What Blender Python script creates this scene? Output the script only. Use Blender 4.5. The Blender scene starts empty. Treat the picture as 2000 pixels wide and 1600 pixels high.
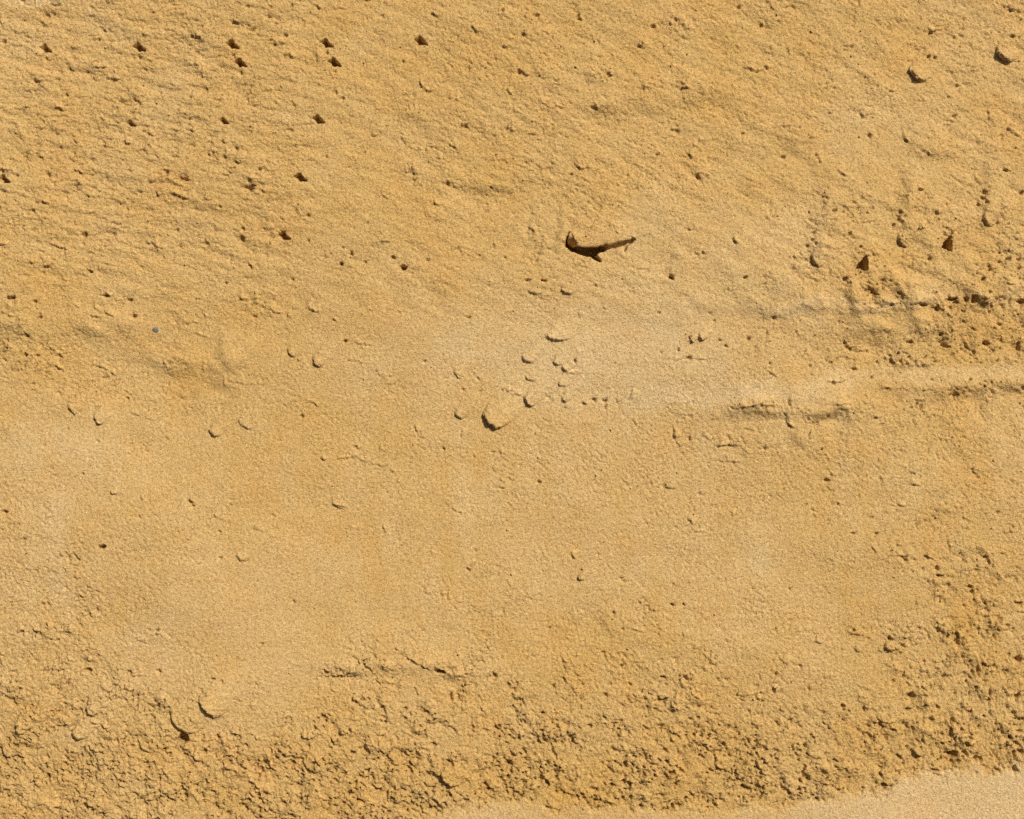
# A patch of packed yellow sand seen from standing height, low sun from the upper right.
import bpy, math, random
import numpy as np

# ------------------------------------------------------------------ camera, sky, sun, exposure
PZ = 0.0006 * 1.4              # relief, metres per unit of height
PX = 0.0006                      # one photo pixel on the ground, in metres (the frame is 1.2 m wide)
scene = bpy.context.scene
COL = scene.collection

cam_data = bpy.data.cameras.new('camera')
cam_data.lens = 50.0
cam_data.sensor_width = 36.0
cam_data.clip_start = 0.01
cam_data.clip_end = 3000.0
camera = bpy.data.objects.new('camera', cam_data)
camera.location = (0.0, 0.0, 1.2 * 50.0 / 36.0)      # straight above the sand, held level
camera.rotation_euler = (0.0, 0.0, 0.0)
COL.objects.link(camera)
scene.camera = camera

SUN_ELEV = math.radians(51.0)
SUN_DIR = (0.66, 0.75)           # where the sun stands, seen on the ground (x right, y up the picture)
_l = math.hypot(*SUN_DIR)
SUN_DIR = (SUN_DIR[0] / _l, SUN_DIR[1] / _l)

world = bpy.data.worlds.new('World')
scene.world = world
world.use_nodes = True
wn = world.node_tree
wn.nodes.clear()
sky = wn.nodes.new('ShaderNodeTexSky')
sky.sky_type = 'NISHITA'
sky.sun_disc = False
sky.air_density = 0.5
sky.dust_density = 8.0
sky.ozone_density = 0.0
sky.sun_elevation = SUN_ELEV
sky.sun_rotation = math.atan2(SUN_DIR[0], SUN_DIR[1])
bg = wn.nodes.new('ShaderNodeBackground')
bg.inputs['Strength'].default_value = 0.05
wo = wn.nodes.new('ShaderNodeOutputWorld')
wn.links.new(sky.outputs[0], bg.inputs['Color'])
wn.links.new(bg.outputs[0], wo.inputs['Surface'])

sun_data = bpy.data.lights.new('sun', 'SUN')
sun_data.energy = 4.2
sun_data.angle = math.radians(0.5)
sun_data.color = (1.0, 0.93, 0.82)
sun = bpy.data.objects.new('sun', sun_data)
sun.rotation_euler = (math.pi / 2 - SUN_ELEV, 0.0, math.atan2(SUN_DIR[0], -SUN_DIR[1]))
sun.location = (1.0, 1.0, 3.0)
COL.objects.link(sun)

scene.cycles.use_denoising = False      # keep the grain of the sand
scene.view_settings.view_transform = 'Standard'
scene.view_settings.look = 'None'
scene.view_settings.gamma = 1.0
scene.view_settings.use_curve_mapping = False
scene.view_settings.exposure = -0.12

# ------------------------------------------------------------------ helpers
rng = np.random.default_rng(11)
random.seed(11)

_perm = rng.permutation(4096).astype(np.int32)
_ang = rng.random(4096).astype(np.float32) * 2 * np.pi
_gx, _gy = np.cos(_ang), np.sin(_ang)


def perlin(x, y):
    """gradient noise, about -0.7..0.7"""
    x = np.asarray(x, np.float32); y = np.asarray(y, np.float32)
    xf = np.floor(x); yf = np.floor(y)
    xi = xf.astype(np.int32); yi = yf.astype(np.int32)
    fx = x - xf; fy = y - yf
    a0 = _perm[xi & 4095]; a1 = _perm[(xi + 1) & 4095]
    h00 = _perm[(a0 + yi) & 4095]; h10 = _perm[(a1 + yi) & 4095]
    h01 = _perm[(a0 + yi + 1) & 4095]; h11 = _perm[(a1 + yi + 1) & 4095]
    u = fx * fx * fx * (fx * (fx * 6 - 15) + 10)
    v = fy * fy * fy * (fy * (fy * 6 - 15) + 10)
    n00 = _gx[h00] * fx + _gy[h00] * fy
    n10 = _gx[h10] * (fx - 1) + _gy[h10] * fy
    n01 = _gx[h01] * fx + _gy[h01] * (fy - 1)
    n11 = _gx[h11] * (fx - 1) + _gy[h11] * (fy - 1)
    a = n00 + u * (n10 - n00); b = n01 + u * (n11 - n01)
    return a + v * (b - a)


def noise(u, v, wl, stretch=1.0, deg=0.0, off=0.0):
    """wavelength wl in pixels, stretched along the direction deg (image degrees, clockwise)"""
    c, s = math.cos(math.radians(deg)), math.sin(math.radians(deg))
    a = (u * c + v * s) / (wl * stretch)
    b = (-u * s + v * c) / wl
    return perlin(a + off * 17.3 + 300, b + off * 9.1 + 300)


def sstep(a, b, x):
    t = np.clip((x - a) / (b - a), 0, 1)
    return t * t * (3 - 2 * t)


# ------------------------------------------------------------------ the ground sheet: grid lines, dense where the picture is
CELL = 1.85


def axis(n, cell):
    inner = np.arange(-60.0, n + 60.0 + cell, cell)
    out = []
    d, p = cell, 0.0
    while p < 6.0e5:
        d *= 1.05 if p < 900 else 1.35
        p += d
        out.append(p)
    out = np.array(out)
    return np.concatenate([inner[0] - out[::-1], inner, inner[-1] + out])


UA = axis(2000, CELL)
VA = axis(1600, CELL)
NU, NV = len(UA), len(VA)
U, V = np.meshgrid(UA.astype(np.float32), VA.astype(np.float32))
du = np.gradient(UA); dv = np.gradient(VA)
SP = np.maximum(*np.meshgrid(du, dv)).astype(np.float32)      # local spacing
FADE = np.clip(1.25 - SP / 16.0, 0, 1)                        # fine relief only where the grid can carry it
FADE_M = np.clip(1.25 - SP / 80.0, 0, 1)
UC = np.clip(U, -400, 2400); VC = np.clip(V, -400, 2000)


def table(rows, u, v):
    """values at 200 px steps over the picture, smoothly blended"""
    a = np.array(rows, np.float32)
    x = np.clip((u - 100) / 200, 0, a.shape[1] - 1.001); y = np.clip((v - 100) / 200, 0, a.shape[0] - 1.001)
    xi = x.astype(int); yi = y.astype(int)
    fx = x - xi; fy = y - yi
    fx = fx * fx * (3 - 2 * fx); fy = fy * fy * (3 - 2 * fy)
    return (a[yi, xi] * (1 - fx) + a[yi, xi + 1] * fx) * (1 - fy) + (a[yi + 1, xi] * (1 - fx) + a[yi + 1, xi + 1] * fx) * fy


# domain warps, to keep every outline ragged
W1 = noise(UC, VC, 9, off=1) * 4.0 + noise(UC, VC, 4.5, off=41) * 1.6
W2 = noise(UC, VC, 9, off=2) * 4.0 + noise(UC, VC, 4.5, off=42) * 1.6
MOD = np.clip(.75 + 2.2 * noise(UC, VC, 13, off=44) + 1.2 * noise(UC, VC, 6, off=45), 0.05, 1.5)
WL1 = noise(UC, VC, 120, off=3) * 70 + noise(UC, VC, 40, off=5) * 30
WL2 = noise(UC, VC, 120, off=4) * 70 + noise(UC, VC, 40, off=6) * 30
UW, VW = UC + WL1, VC + WL2

ROUGH = [
    [.60, .60, .60, .50, .50, .50, .45, .50, .50, .50],
    [.70, .70, .65, .52, .52, .52, .48, .48, .38, .48],
    [.55, .50, .55, .42, .32, .42, .30, .42, .65, .66],
    [.52, .30, .22, .16, .10, .03, .16, .42, .55, .68],
    [.12, .20, .15, .20, .24, .30, .36, .36, .36, .42],
    [.42, .30, .07, .07, .14, .18, .22, .24, .36, .66],
    [.66, .46, .08, .34, .42, .46, .50, .42, .56, .80],
    [.95, .92, .90, .92, .96, .92, .92, .90, 1.0, 1.0],
]
R = table(ROUGH, UW, VW)


def blob(cu, cv, ru, rv, deg=0.0, soft=0.5):
    """1 inside an uneven ellipse, 0 outside"""
    c, s = math.cos(math.radians(deg)), math.sin(math.radians(deg))
    x = UC + WL1 * 0.5 - cu; y = VC + WL2 * 0.5 - cv
    r = np.hypot((x * c + y * s) / ru, (-x * s + y * c) / rv)
    return 1 - sstep(1 - soft, 1 + soft, r)


for (cu, cv, ru, rv, dg, am) in [
        (1430, 450, 80, 90, 0, -.30), (1690, 320, 170, 45, 8, -.25), (1250, 640, 230, 55, -4, -.25),
        (820, 620, 130, 45, 0, -.15), (1600, 770, 200, 26, -3, -.35), (1850, 730, 150, 20, -3, -.35),
        (560, 1180, 220, 100, 0, -.15), (330, 900, 200, 60, 10, -.08), (1530, 1120, 160, 120, 0, -.1),
        (1870, 655, 140, 50, 0, .22), (1760, 700, 60, 22, 0, .3), (1630, 440, 60, 60, 0, .1), (1790, 400, 50, 70, 0, .1),
        (1040, 470, 16, 46, 0, .35), (1065, 335, 12, 26, 10, .25), (300, 1300, 60, 40, 0, -.35),
        (720, 1310, 110, 25, 0, .25), (1480, 800, 60, 14, -5, .3), (1580, 810, 70, 22, 0, .3),
        (470, 690, 90, 40, 20, -.1), (120, 760, 70, 30, 0, -.1), (1940, 610, 90, 26, 0, .25)]:
    R = R + am * blob(cu, cv, ru, rv, dg)

# the freshly smoothed strip along the bottom
edge = np.interp(UA, [-60, 700, 850, 900, 1100, 1420, 1615, 1737, 1783, 1846, 1965, 2000, 2100],
                 [1700, 1640, 1600, 1572, 1576, 1584, 1566, 1540, 1514, 1516, 1496, 1490, 1480]).astype(np.float32)[None, :]
strip = sstep(-16, 16, VC - edge + noise(UC, VC, 60, off=75) * 26 + noise(UC, VC, 24, off=7) * 22 + W1 * 1.2)
strip = strip * sstep(2500, 1750, VC)
R = np.clip(R + noise(UC, VC, 70, off=8) * .35 + noise(UC, VC, 30, off=9) * .22, 0.02, 1.15)
R = np.clip(R * (1 + (.55 + .4 * sstep(900, 1250, VC)) * noise(UC, VC, 52, 1.4, 15, off=76) + .8 * noise(UC, VC, 21, 1.3, 30, off=77)), .02, 1.25)     # crumbly in patches
R = R * (1 - 0.93 * strip) * (1 - .16 * sstep(640, 520, VC))

# large and middle-sized unevenness
H = noise(UC, VC, 620, off=10) * 14 * FADE_M
H += noise(UC, VC, 260, 1.6, 8, off=11) * 6.0 * FADE_M
H += noise(UC, VC, 110, 1.9, 6, off=12) * 2.6 * FADE_M
H += noise(UC + W1, VC + W2, 46, 1.5, 14, off=13) * (0.7 + 1.1 * R) * FADE
# wheel and scrape marks running across
H += noise(UC, VC + WL2 * .15, 20, 7, -3, off=14) * (0.25 + 0.55 * R) * FADE
H += strip * 2.0

# direction of the crumbly grain changes over the picture
wa = sstep(900, 500, UC) * sstep(700, 500, VC)                       # drawn sideways, upper left
wd = sstep(1500, 1900, UC) * sstep(900, 1250, VC)                    # drawn downwards, lower right
wb = sstep(450, 800, UC) * sstep(750, 550, VC) * (1 - wa)            # diagonal, upper middle
wc = np.clip(1 - wa - wb - wd, 0, 1)


def mixed(wl, off):
    u, v = UC + W1 * .5, VC + W2 * .5
    return (noise(u, v, wl, 2.4, 9, off) * wa + noise(u, v, wl, 1.7, 28, off + 1) * wb
            + noise(u, v, wl, 1.15, 40, off + 2) * wc + noise(u, v, wl * .9, 1.9, 80, off + 3) * wd)


n16 = mixed(16, 20); n9 = mixed(9.0, 24); n6 = mixed(5.8, 60)
g6 = noise(UC, VC, 6.0, 1.2, 33, off=28); g4 = noise(UC, VC, 4.3, 1.1, 61, off=29)
big = sstep(0.62, 0.98, R)
H -= FADE * sstep(0.20, 0.46, n9) * (0.15 + 3.0 * R ** 1.5) * (1 + .55 * big)
H -= FADE * sstep(0.22, 0.46, n6) * (0.3 + 3.6 * R ** 1.3) * (1 + .6 * big)
H -= FADE * sstep(0.28, 0.52, n16) * (2.4 * R ** 2 + 2.0 * big)
H += FADE * np.clip(n16, -1, 0) * -0.9 * R
H += FADE * (noise(UC + W1, VC + W2, 30, 1.2, 35, off=62) * 7.0 + noise(UC + W1, VC + W2, 18, 1.2, 50, off=63) * 3.0) * big
H += FADE * g6 * (0.28 + 0.9 * R)
H += FADE * g4 * (0.62 + 0.7 * R)
del g6, g4
del n16, n9, n6, UW, VW

# ------------------------------------------------------------------ marks seen in the photograph: small scarps and pits
SD = (-SUN_DIR[0], SUN_DIR[1])      # direction shadows fall, in picture axes (v down)


def window(u0, u1, v0, v1):
    a, b = np.searchsorted(UA, [u0, u1]); c, d = np.searchsorted(VA, [v0, v1])
    return slice(c, d), slice(a, b)


def scarp(pts, h=3.5, w=16.0, trench=0.5, broken=True, run=None, soft=1.2, wander=0.0):
    """a little step: the sand behind the line stands h higher and drops off towards the shadow side"""
    us = [p[0] for p in pts]; vs = [p[1] for p in pts]
    m = w * 2.2 + 6
    sl = window(min(us) - m, max(us) + m, min(vs) - m, max(vs) + m)
    u = U[sl] + W1[sl] * .8 + WL1[sl] * wander; v = V[sl] + W2[sl] * .8 + WL2[sl] * wander
    best = np.full(u.shape, 1e9, np.float32); sd = np.zeros_like(best); along = np.zeros_like(best)
    seg = [math.dist(pts[i], pts[i + 1]) for i in range(len(pts) - 1)]
    L = sum(seg); acc = 0.0
    for i, s in enumerate(seg):
        (x0, y0), (x1, y1) = pts[i], pts[i + 1]
        tx, ty = (x1 - x0) / s, (y1 - y0) / s
        nx, ny = -ty, tx
        if nx * SD[0] + ny * SD[1] < 0:
            nx, ny = -nx, -ny
        t = np.clip((u - x0) * tx + (v - y0) * ty, 0, s)
        px, py = x0 + tx * t, y0 + ty * t
        d = np.hypot(u - px, v - py)
        q = (u - x0) * nx + (v - y0) * ny
        k = d < best
        best = np.where(k, d, best); sd = np.where(k, np.sign(q) * d, sd); along = np.where(k, acc + t, along)
        acc += s
    e = max(3.0, L * .22)
    tap = np.clip(np.minimum(along, L - along) / e + .12, 0, 1)
    up = np.exp(-np.clip(-sd, 0, None) / w * 1.6) * sstep(soft, -soft, sd)
    dn = np.exp(-(np.clip(sd, 0, None) / (run or h * .9 + 1.5)) ** (1 if run else 2)) * sstep(-soft, soft, sd)
    H[sl] += tap * h * (1.0 if broken is False else (MOD if broken is True else broken)[sl]) * (up - trench * dn)


def pit(u, v, r=3.5, depth=None, ry=None, deg=0.0):
    """a ragged hole with a steep wall"""
    ry = ry or r
    depth = depth or r * 1.5
    m = max(r, ry) * 2 + 5
    sl = window(u - m, u + m, v - m, v + m)
    x = U[sl] + W1[sl] * .7 - u; y = V[sl] + W2[sl] * .7 - v
    c, s = math.cos(math.radians(deg)), math.sin(math.radians(deg))
    xx, yy = (x * c + y * s) / r, (-x * s + y * c) / ry
    q = np.hypot(xx, yy)
    n = np.maximum(q, 1e-3)
    q = q * (1 + .75 * perlin(xx / n * 1.4 + u, yy / n * 1.4 + v))
    sunny = np.clip((-xx * SD[0] - yy * SD[1]) / 1.2, -1, 1)       # +1 under the wall that faces away from the sun
    H[sl] -= depth * (1 - sstep(0.25 + .2 * sunny, 1.3 - .15 * sunny, q)) * (.82 + .28 * sunny)


STEP = .80             # share of a clod's height by which it stands above the sand in front of it


def polypit(pts, depth, soft=2.0):
    """a hole with a given outline"""
    us = [p[0] for p in pts]; vs = [p[1] for p in pts]
    sl = window(min(us) - 8, max(us) + 8, min(vs) - 8, max(vs) + 8)
    x = U[sl] + W1[sl] * .35; y = V[sl] + W2[sl] * .35
    ins = np.zeros(x.shape, bool); dist = np.full(x.shape, 1e9, np.float32)
    n = len(pts)
    for i in range(n):
        (x0, y0), (x1, y1) = pts[i], pts[(i + 1) % n]
        cond = ((y0 > y) != (y1 > y)) & (x < (x1 - x0) * (y - y0) / ((y1 - y0) or 1e-6) + x0)
        ins ^= cond
        s2 = (x1 - x0) ** 2 + (y1 - y0) ** 2
        t = np.clip(((x - x0) * (x1 - x0) + (y - y0) * (y1 - y0)) / s2, 0, 1)
        dist = np.minimum(dist, np.hypot(x - x0 - t * (x1 - x0), y - y0 - t * (y1 - y0)))
    sdist = np.where(ins, dist, -dist)
    H[sl] -= depth * sstep(-soft * .75, soft * .9, sdist)


def T(ox, oy):
    return lambda x, y: (ox + .35 * x, oy + .35 * y)


def marks(ox, oy, scarps, pits):
    f = T(ox, oy)
    for s in scarps:
        h = 3.0; w = 15.0
        if not isinstance(s[0], tuple):
            h, s = s[0], s[1:]
        scarp([f(*p) for p in s], h, w)
    for p in pits:
        x, y = f(p[0], p[1])
        r = (p[2] if len(p) > 2 else 10) * .35
        ry = p[3] * .35 if len(p) > 3 else r
        pit(x, y, r * 1.1, max(r, 2.4) * 1.75, ry * 1.1)


def star(u, v, k=1.0):
    k *= .94 + .1 * rng.random()
    polypit([(u - 11 * k, v - 2 * k), (u - 5 * k, v - 4 * k), (u - 2 * k, v - 8 * k), (u + 2 * k, v - 7 * k), (u + 4 * k, v - 2 * k),
             (u + 9 * k, v + 2 * k), (u + 15 * k, v + 8 * k), (u + 7 * k, v + 7 * k), (u + 2 * k, v + 8 * k), (u - 3 * k, v + 6 * k),
             (u - 5 * k, v + 1 * k)], 18 * k, 2.2)


for (x, y) in [(240, 265), (768, 260), (1290, 248), (1335, 350), (1815, 238), (1860, 345), (1770, 665), (1672, 990), (1580, 1315), (15, 998)]:
    star(*T(0, 0)(x, y))
star(820, 79)
for (x, y) in [(720, 685), (1245, 675)]:
    star(*T(0, 0)(x, y), .72)

marks(0, 0, [
    [(510, 735), (570, 740)], [(1035, 715), (1095, 735)], [(585, 430), (660, 445)], [(1115, 420), (1190, 440)], [(1590, 300), (1660, 330)],
    [(930, 1070), (1060, 1115)], [(1450, 1060), (1530, 1085)], [(400, 770), (430, 800)], [(410, 830), (408, 880)], [(190, 850), (240, 885)],
    [(410, 945), (470, 970)], [(420, 1050), (470, 1070)], [(235, 1120), (270, 1145)], [(240, 1340), (390, 1400)], [(800, 1340), (910, 1390)],
    [(470, 1085), (540, 1115)], [(1130, 1110), (1200, 1115)], [(640, 1240), (690, 1250)], [(20, 1245), (160, 1260)], [(300, 600), (350, 605)],
    [(500, 372), (600, 372)], [(1030, 362), (1125, 362)], [(1510, 248), (1600, 248)], [(830, 1012), (930, 1012)], [(1360, 1000), (1450, 1000)],
    [(690, 795), (740, 805)], [(1210, 790), (1280, 800)], [(700, 1100), (740, 1130)], [(820, 65), (880, 70)], [(1880, 40), (1940, 50)]],
    [(545, 218), (1068, 208), (1593, 200), (15, 230, 12), (250, 325), (773, 318), (1300, 310), (1822, 298), (1345, 410), (1868, 400),
     (333, 826, 10), (410, 860, 6, 16), (928, 962, 10), (1450, 950, 10), (1345, 1335, 20, 16), (1355, 1278, 12), (980, 1285, 9, 14),
     (1000, 1375, 8, 14), (465, 1315, 17, 13), (460, 1360, 6, 14), (1720, 1350, 9, 14), (1905, 1475, 12), (1960, 1420, 9, 12),
     (500, 1520, 12, 8), (265, 975), (92, 985, 7, 18), (795, 840), (1320, 832), (75, 180, 7, 12), (600, 165, 7, 12), (1125, 155, 6, 10),
     (890, 520, 6, 12), (365, 528), (1210, 890, 8), (195, 640, 7), (1240, 790, 8), (1820, 880, 9), (1720, 1205, 9), (1230, 1155, 8),
     (180, 1178, 9), (705, 1168, 8), (1290, 440, 7, 12), (115, 465, 8), (1380, 560, 10), (1910, 550, 9), (10, 955, 10)])

marks(650, 0, [
    [2.6, (765, 135), (810, 195), (865, 215)], [2.6, (470, 430), (500, 490), (550, 515)], [2.6, (370, 750), (410, 810), (460, 830)],
    [2.6, (265, 1070), (320, 1130), (370, 1165)], [2.6, (1900, 90), (1940, 130), (1990, 165)], [(1115, 80), (1155, 95)], [(1350, 95), (1400, 115)],
    [(1030, 405), (1100, 425), (1210, 440)], [(720, 700), (765, 712)], [(955, 715), (1015, 735)], [(625, 1025), (690, 1045)],
    [(865, 1040), (925, 1058)], [(1230, 600), (1310, 600)], [(1440, 600), (1500, 618)], [(1710, 490), (1770, 490)], [(1920, 490), (1995, 505)],
    [(1340, 910), (1380, 945), (1440, 940)], [(260, 1355), (340, 1350)], [(560, 870), (605, 885)], [(645, 545), (700, 560)], [(945, 260), (1000, 270)],
    [(960, 510), (1000, 530)], [(650, 805), (690, 825)], [(560, 1130), (600, 1150)], [(1700, 250), (1745, 270)], [(1060, 190), (1095, 205)]],
    [(1040, 408, 12), (735, 705, 12), (640, 1025, 12), (970, 720, 10), (880, 1045, 10), (1135, 88, 12), (1365, 100, 10), (1450, 605, 10),
     (1330, 975, 14, 7), (100, 1415, 8, 12), (335, 1440, 14, 10), (395, 1500, 18, 13), (45, 1475, 10, 12), (960, 1437, 7), (815, 1430, 8),
     (1810, 862, 10, 6), (1785, 150, 14, 9), (850, 385, 8), (640, 355, 7), (945, 65, 9), (390, 345, 8), (450, 1005, 9), (195, 1250, 8),
     (55, 1385, 8), (530, 1455, 12, 8), (180, 1465, 9)])

marks(1300, 0, [
    [(1390, 155), (1480, 175), (1560, 160)], [(910, 270), (1000, 280), (1060, 265)], [(430, 380), (520, 395), (600, 375)], [(60, 490), (130, 495)],
    [(1870, 35), (1960, 60)], [(1120, 590), (1172, 590)], [(640, 705), (692, 705)], [(150, 818), (212, 818)], [(1595, 475), (1652, 475)],
    [(1075, 625), (1112, 665)], [(595, 740), (632, 775)], [(115, 850), (152, 890)], [(1555, 515), (1597, 550)],
    [(1320, 720), (1330, 770), (1355, 800)], [(1800, 605), (1810, 660), (1832, 685)], [(835, 850), (855, 900), (872, 912)],
    [3.6, (935, 930), (970, 965), (1022, 995)], [3.6, (1415, 820), (1450, 850), (1502, 880)], [3.6, (1900, 705), (1940, 735), (1985, 765)],
    [(1225, 490), (1250, 510), (1290, 510)], [(745, 600), (755, 622), (785, 622)], [(1700, 380), (1720, 395), (1750, 392)],
    [(375, 1320), (378, 1350), (400, 1362)], [(110, 1278), (170, 1285)], [2.5, (50, 100), (100, 155), (150, 175)], [2.5, (545, 10), (610, 50)],
    [(1440, 1070), (1490, 1110)]],
    [(935, 1180, 14, 8), (1415, 1065, 14, 8), (1900, 950, 14, 8), (1020, 1310, 12), (1505, 1195, 12), (1565, 1145, 8, 14), (555, 1220, 7),
     (175, 990, 11), (655, 880, 12), (1133, 762, 12), (1612, 648, 12), (205, 1415, 7, 12), (430, 745, 10, 6), (910, 633, 10, 6),
     (30, 1550, 14), (820, 1305, 11), (810, 1342, 11), (830, 1362, 9), (785, 1377, 9), (1300, 1190, 11), (1290, 1225, 11), (1310, 1246, 9),
     (1265, 1262, 9), (1780, 1075, 11), (1770, 1110, 11), (1790, 1131, 9), (1745, 1147, 9), (410, 38, 12, 8), (1465, 318, 12, 8),
     (1935, 203, 12, 8), (1975, 210, 8), (1500, 322, 8), (1035, 265, 10), (555, 378, 10), (990, 1560, 9), (1765, 1560, 11), (1465, 1450, 10, 12),
     (1800, 1490, 12, 8), (1920, 1445, 12), (1970, 1450, 10), (1860, 1465, 10, 7), (1985, 1080, 11), (1480, 185, 12, 8), (865, 1215, 8),
     (440, 1550, 10, 7)])
for (x, y) in [(1092, 1480), (1572, 1365)]:
    f = T(1300, 0)
    polypit([f(x + 16, y - 48), f(x + 24, y - 10), f(x + 22, y + 32), f(x + 4, y + 34), f(x - 14, y + 20), f(x - 36, y + 18), f(x - 16, y - 10)], 26, 2.2)

marks(0, 520, [
    [3.6, (30, 175), (90, 177)], [3.6, (558, 162), (618, 166)], [(1090, 178), (1128, 180)], [(1330, 180), (1392, 188)], [(1410, 180), (1442, 185)],
    [(1490, 235), (1530, 255), (1572, 265)], [(1700, 235), (1790, 258)], [(1855, 295), (1885, 312)], [(110, 375), (157, 400)], [(0, 250), (120, 300)],
    [(560, 240), (640, 290)], [(300, 550), (345, 585)], [(250, 540), (300, 555)], [(480, 550), (550, 560), (600, 582), (655, 625)],
    [(185, 585), (205, 602)], [1.8, (950, 330), (1080, 312), (1180, 328)], [2, (1080, 370), (1110, 388), (1185, 408)],
    [2, (1140, 520), (1125, 575), (1150, 607)], [2.2, (1410, 1465), (1470, 1482)], [1.8, (880, 905), (940, 970)], [1.8, (700, 815), (800, 840), (875, 872)],
    [1.6, (760, 740), (880, 765)], [2, (1230, 640), (1400, 660), (1500, 665)], [2.2, (785, 1275), (800, 1310)], [(617, 1260), (630, 1270), (660, 1272)],
    [2, (1670, 745), (1760, 770), (1785, 790)], [1.6, (1195, 1400), (1250, 1420)], [1.6, (1500, 1500), (1540, 1550)], [1.6, (400, 1440), (430, 1500)],
    [2, (1190, 1385), (1240, 1410)], [2.6, (1880, 0), (1990, 10)], [2, (1850, 1080), (2000, 1060)]],
    [(60, 176, 20, 8), (588, 165, 20, 7), (195, 200, 14, 10), (722, 190, 13, 10), (220, 290, 14, 10), (218, 275, 6, 16), (743, 280, 16, 9),
     (740, 270, 6, 14), (1415, 280, 12, 8), (150, 388, 14, 12), (135, 497, 16, 8), (205, 500, 12, 7), (35, 415, 9), (1680, 840, 11),
     (1060, 1320, 14, 13), (1075, 1340, 10, 6), (25, 1372, 18, 11), (460, 1160, 9), (570, 1570, 16, 11), (305, 1167, 8, 6), (780, 1405, 8),
     (1220, 1482, 10, 7), (20, 525, 9), (500, 30, 13, 9), (240, 40, 8), (1925, 420, 9), (1040, 327, 7), (180, 660, 9, 6), (700, 738, 11, 6),
     (720, 720, 7), (130, 1525, 9), (540, 980, 8), (1985, 1010, 12, 9), (1255, 95, 10, 6), (1630, 75, 9)])

marks(650, 520, [
    [2.2, (1375, 245), (1365, 275)], [2.6, (960, 680), (1000, 715), (1055, 722)], [2.6, (1180, 705), (1218, 710)],
    [2.6, (1672, 680), (1655, 740)], [2.0, (1860, 770), (1882, 800)], [2.2, (1900, 890), (1910, 960), (1942, 1015)],
    [2.2, (445, 870), (480, 945), (550, 980)], [1.8, (720, 900), (718, 960), (742, 967)], [2, (880, 1120), (902, 1145)], [2.2, (110, 1015), (152, 1022)],
    [1.8, (60, 1060), (160, 1085), (300, 1125), (362, 1172)], [1.8, (925, 1190), (972, 1212)], [2, (0, 1330), (72, 1347)],
    [1.8, (100, 430), (230, 442)], [1.6, (50, 520), (250, 552)], [1.6, (240, 590), (300, 642)], [1.6, (600, 1300), (700, 1380)],
    [1.6, (300, 240), (420, 262)], [2.2, (1480, 215), (1526, 242)], [2, (780, 590), (825, 640)], [2, (280, 1440), (290, 1510)],
    [1.8, (1355, 455), (1360, 490)], [1.8, (1250, 600), (1440, 600)], [2, (1385, 765), (1425, 775)], [1.8, (610, 990), (625, 1030)],
    [1.8, (935, 1020), (940, 1070)], [1.8, (1670, 850), (1720, 910)], [2, (1290, 780), (1325, 800)]],
    [(395, 8, 16, 12), (1350, 530, 11, 14), (1455, 748, 11, 9), (1515, 755, 12, 12), (1522, 790, 7, 14), (1585, 758, 8, 6), (1400, 768, 9, 7),
     (890, 1040, 10, 7), (1150, 1208, 13, 9), (620, 1018, 7, 10), (1885, 65, 13, 9), (1990, 400, 9), (1990, 512, 10), (1930, 470, 8, 10),
     (510, 530, 11, 6), (820, 695, 9, 6), (725, 690, 9), (945, 695, 9, 6), (70, 420, 8), (755, 285, 14, 6), (1085, 80, 14, 7), (1170, 80, 20, 6),
     (1820, 262, 12, 6), (1570, 545, 8, 5), (1830, 480, 8), (300, 1265, 6), (700, 1380, 9, 7), (1290, 710, 9, 9), (940, 1240, 12, 6),
     (1320, 95, 8), (1465, 112, 8)])

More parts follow.
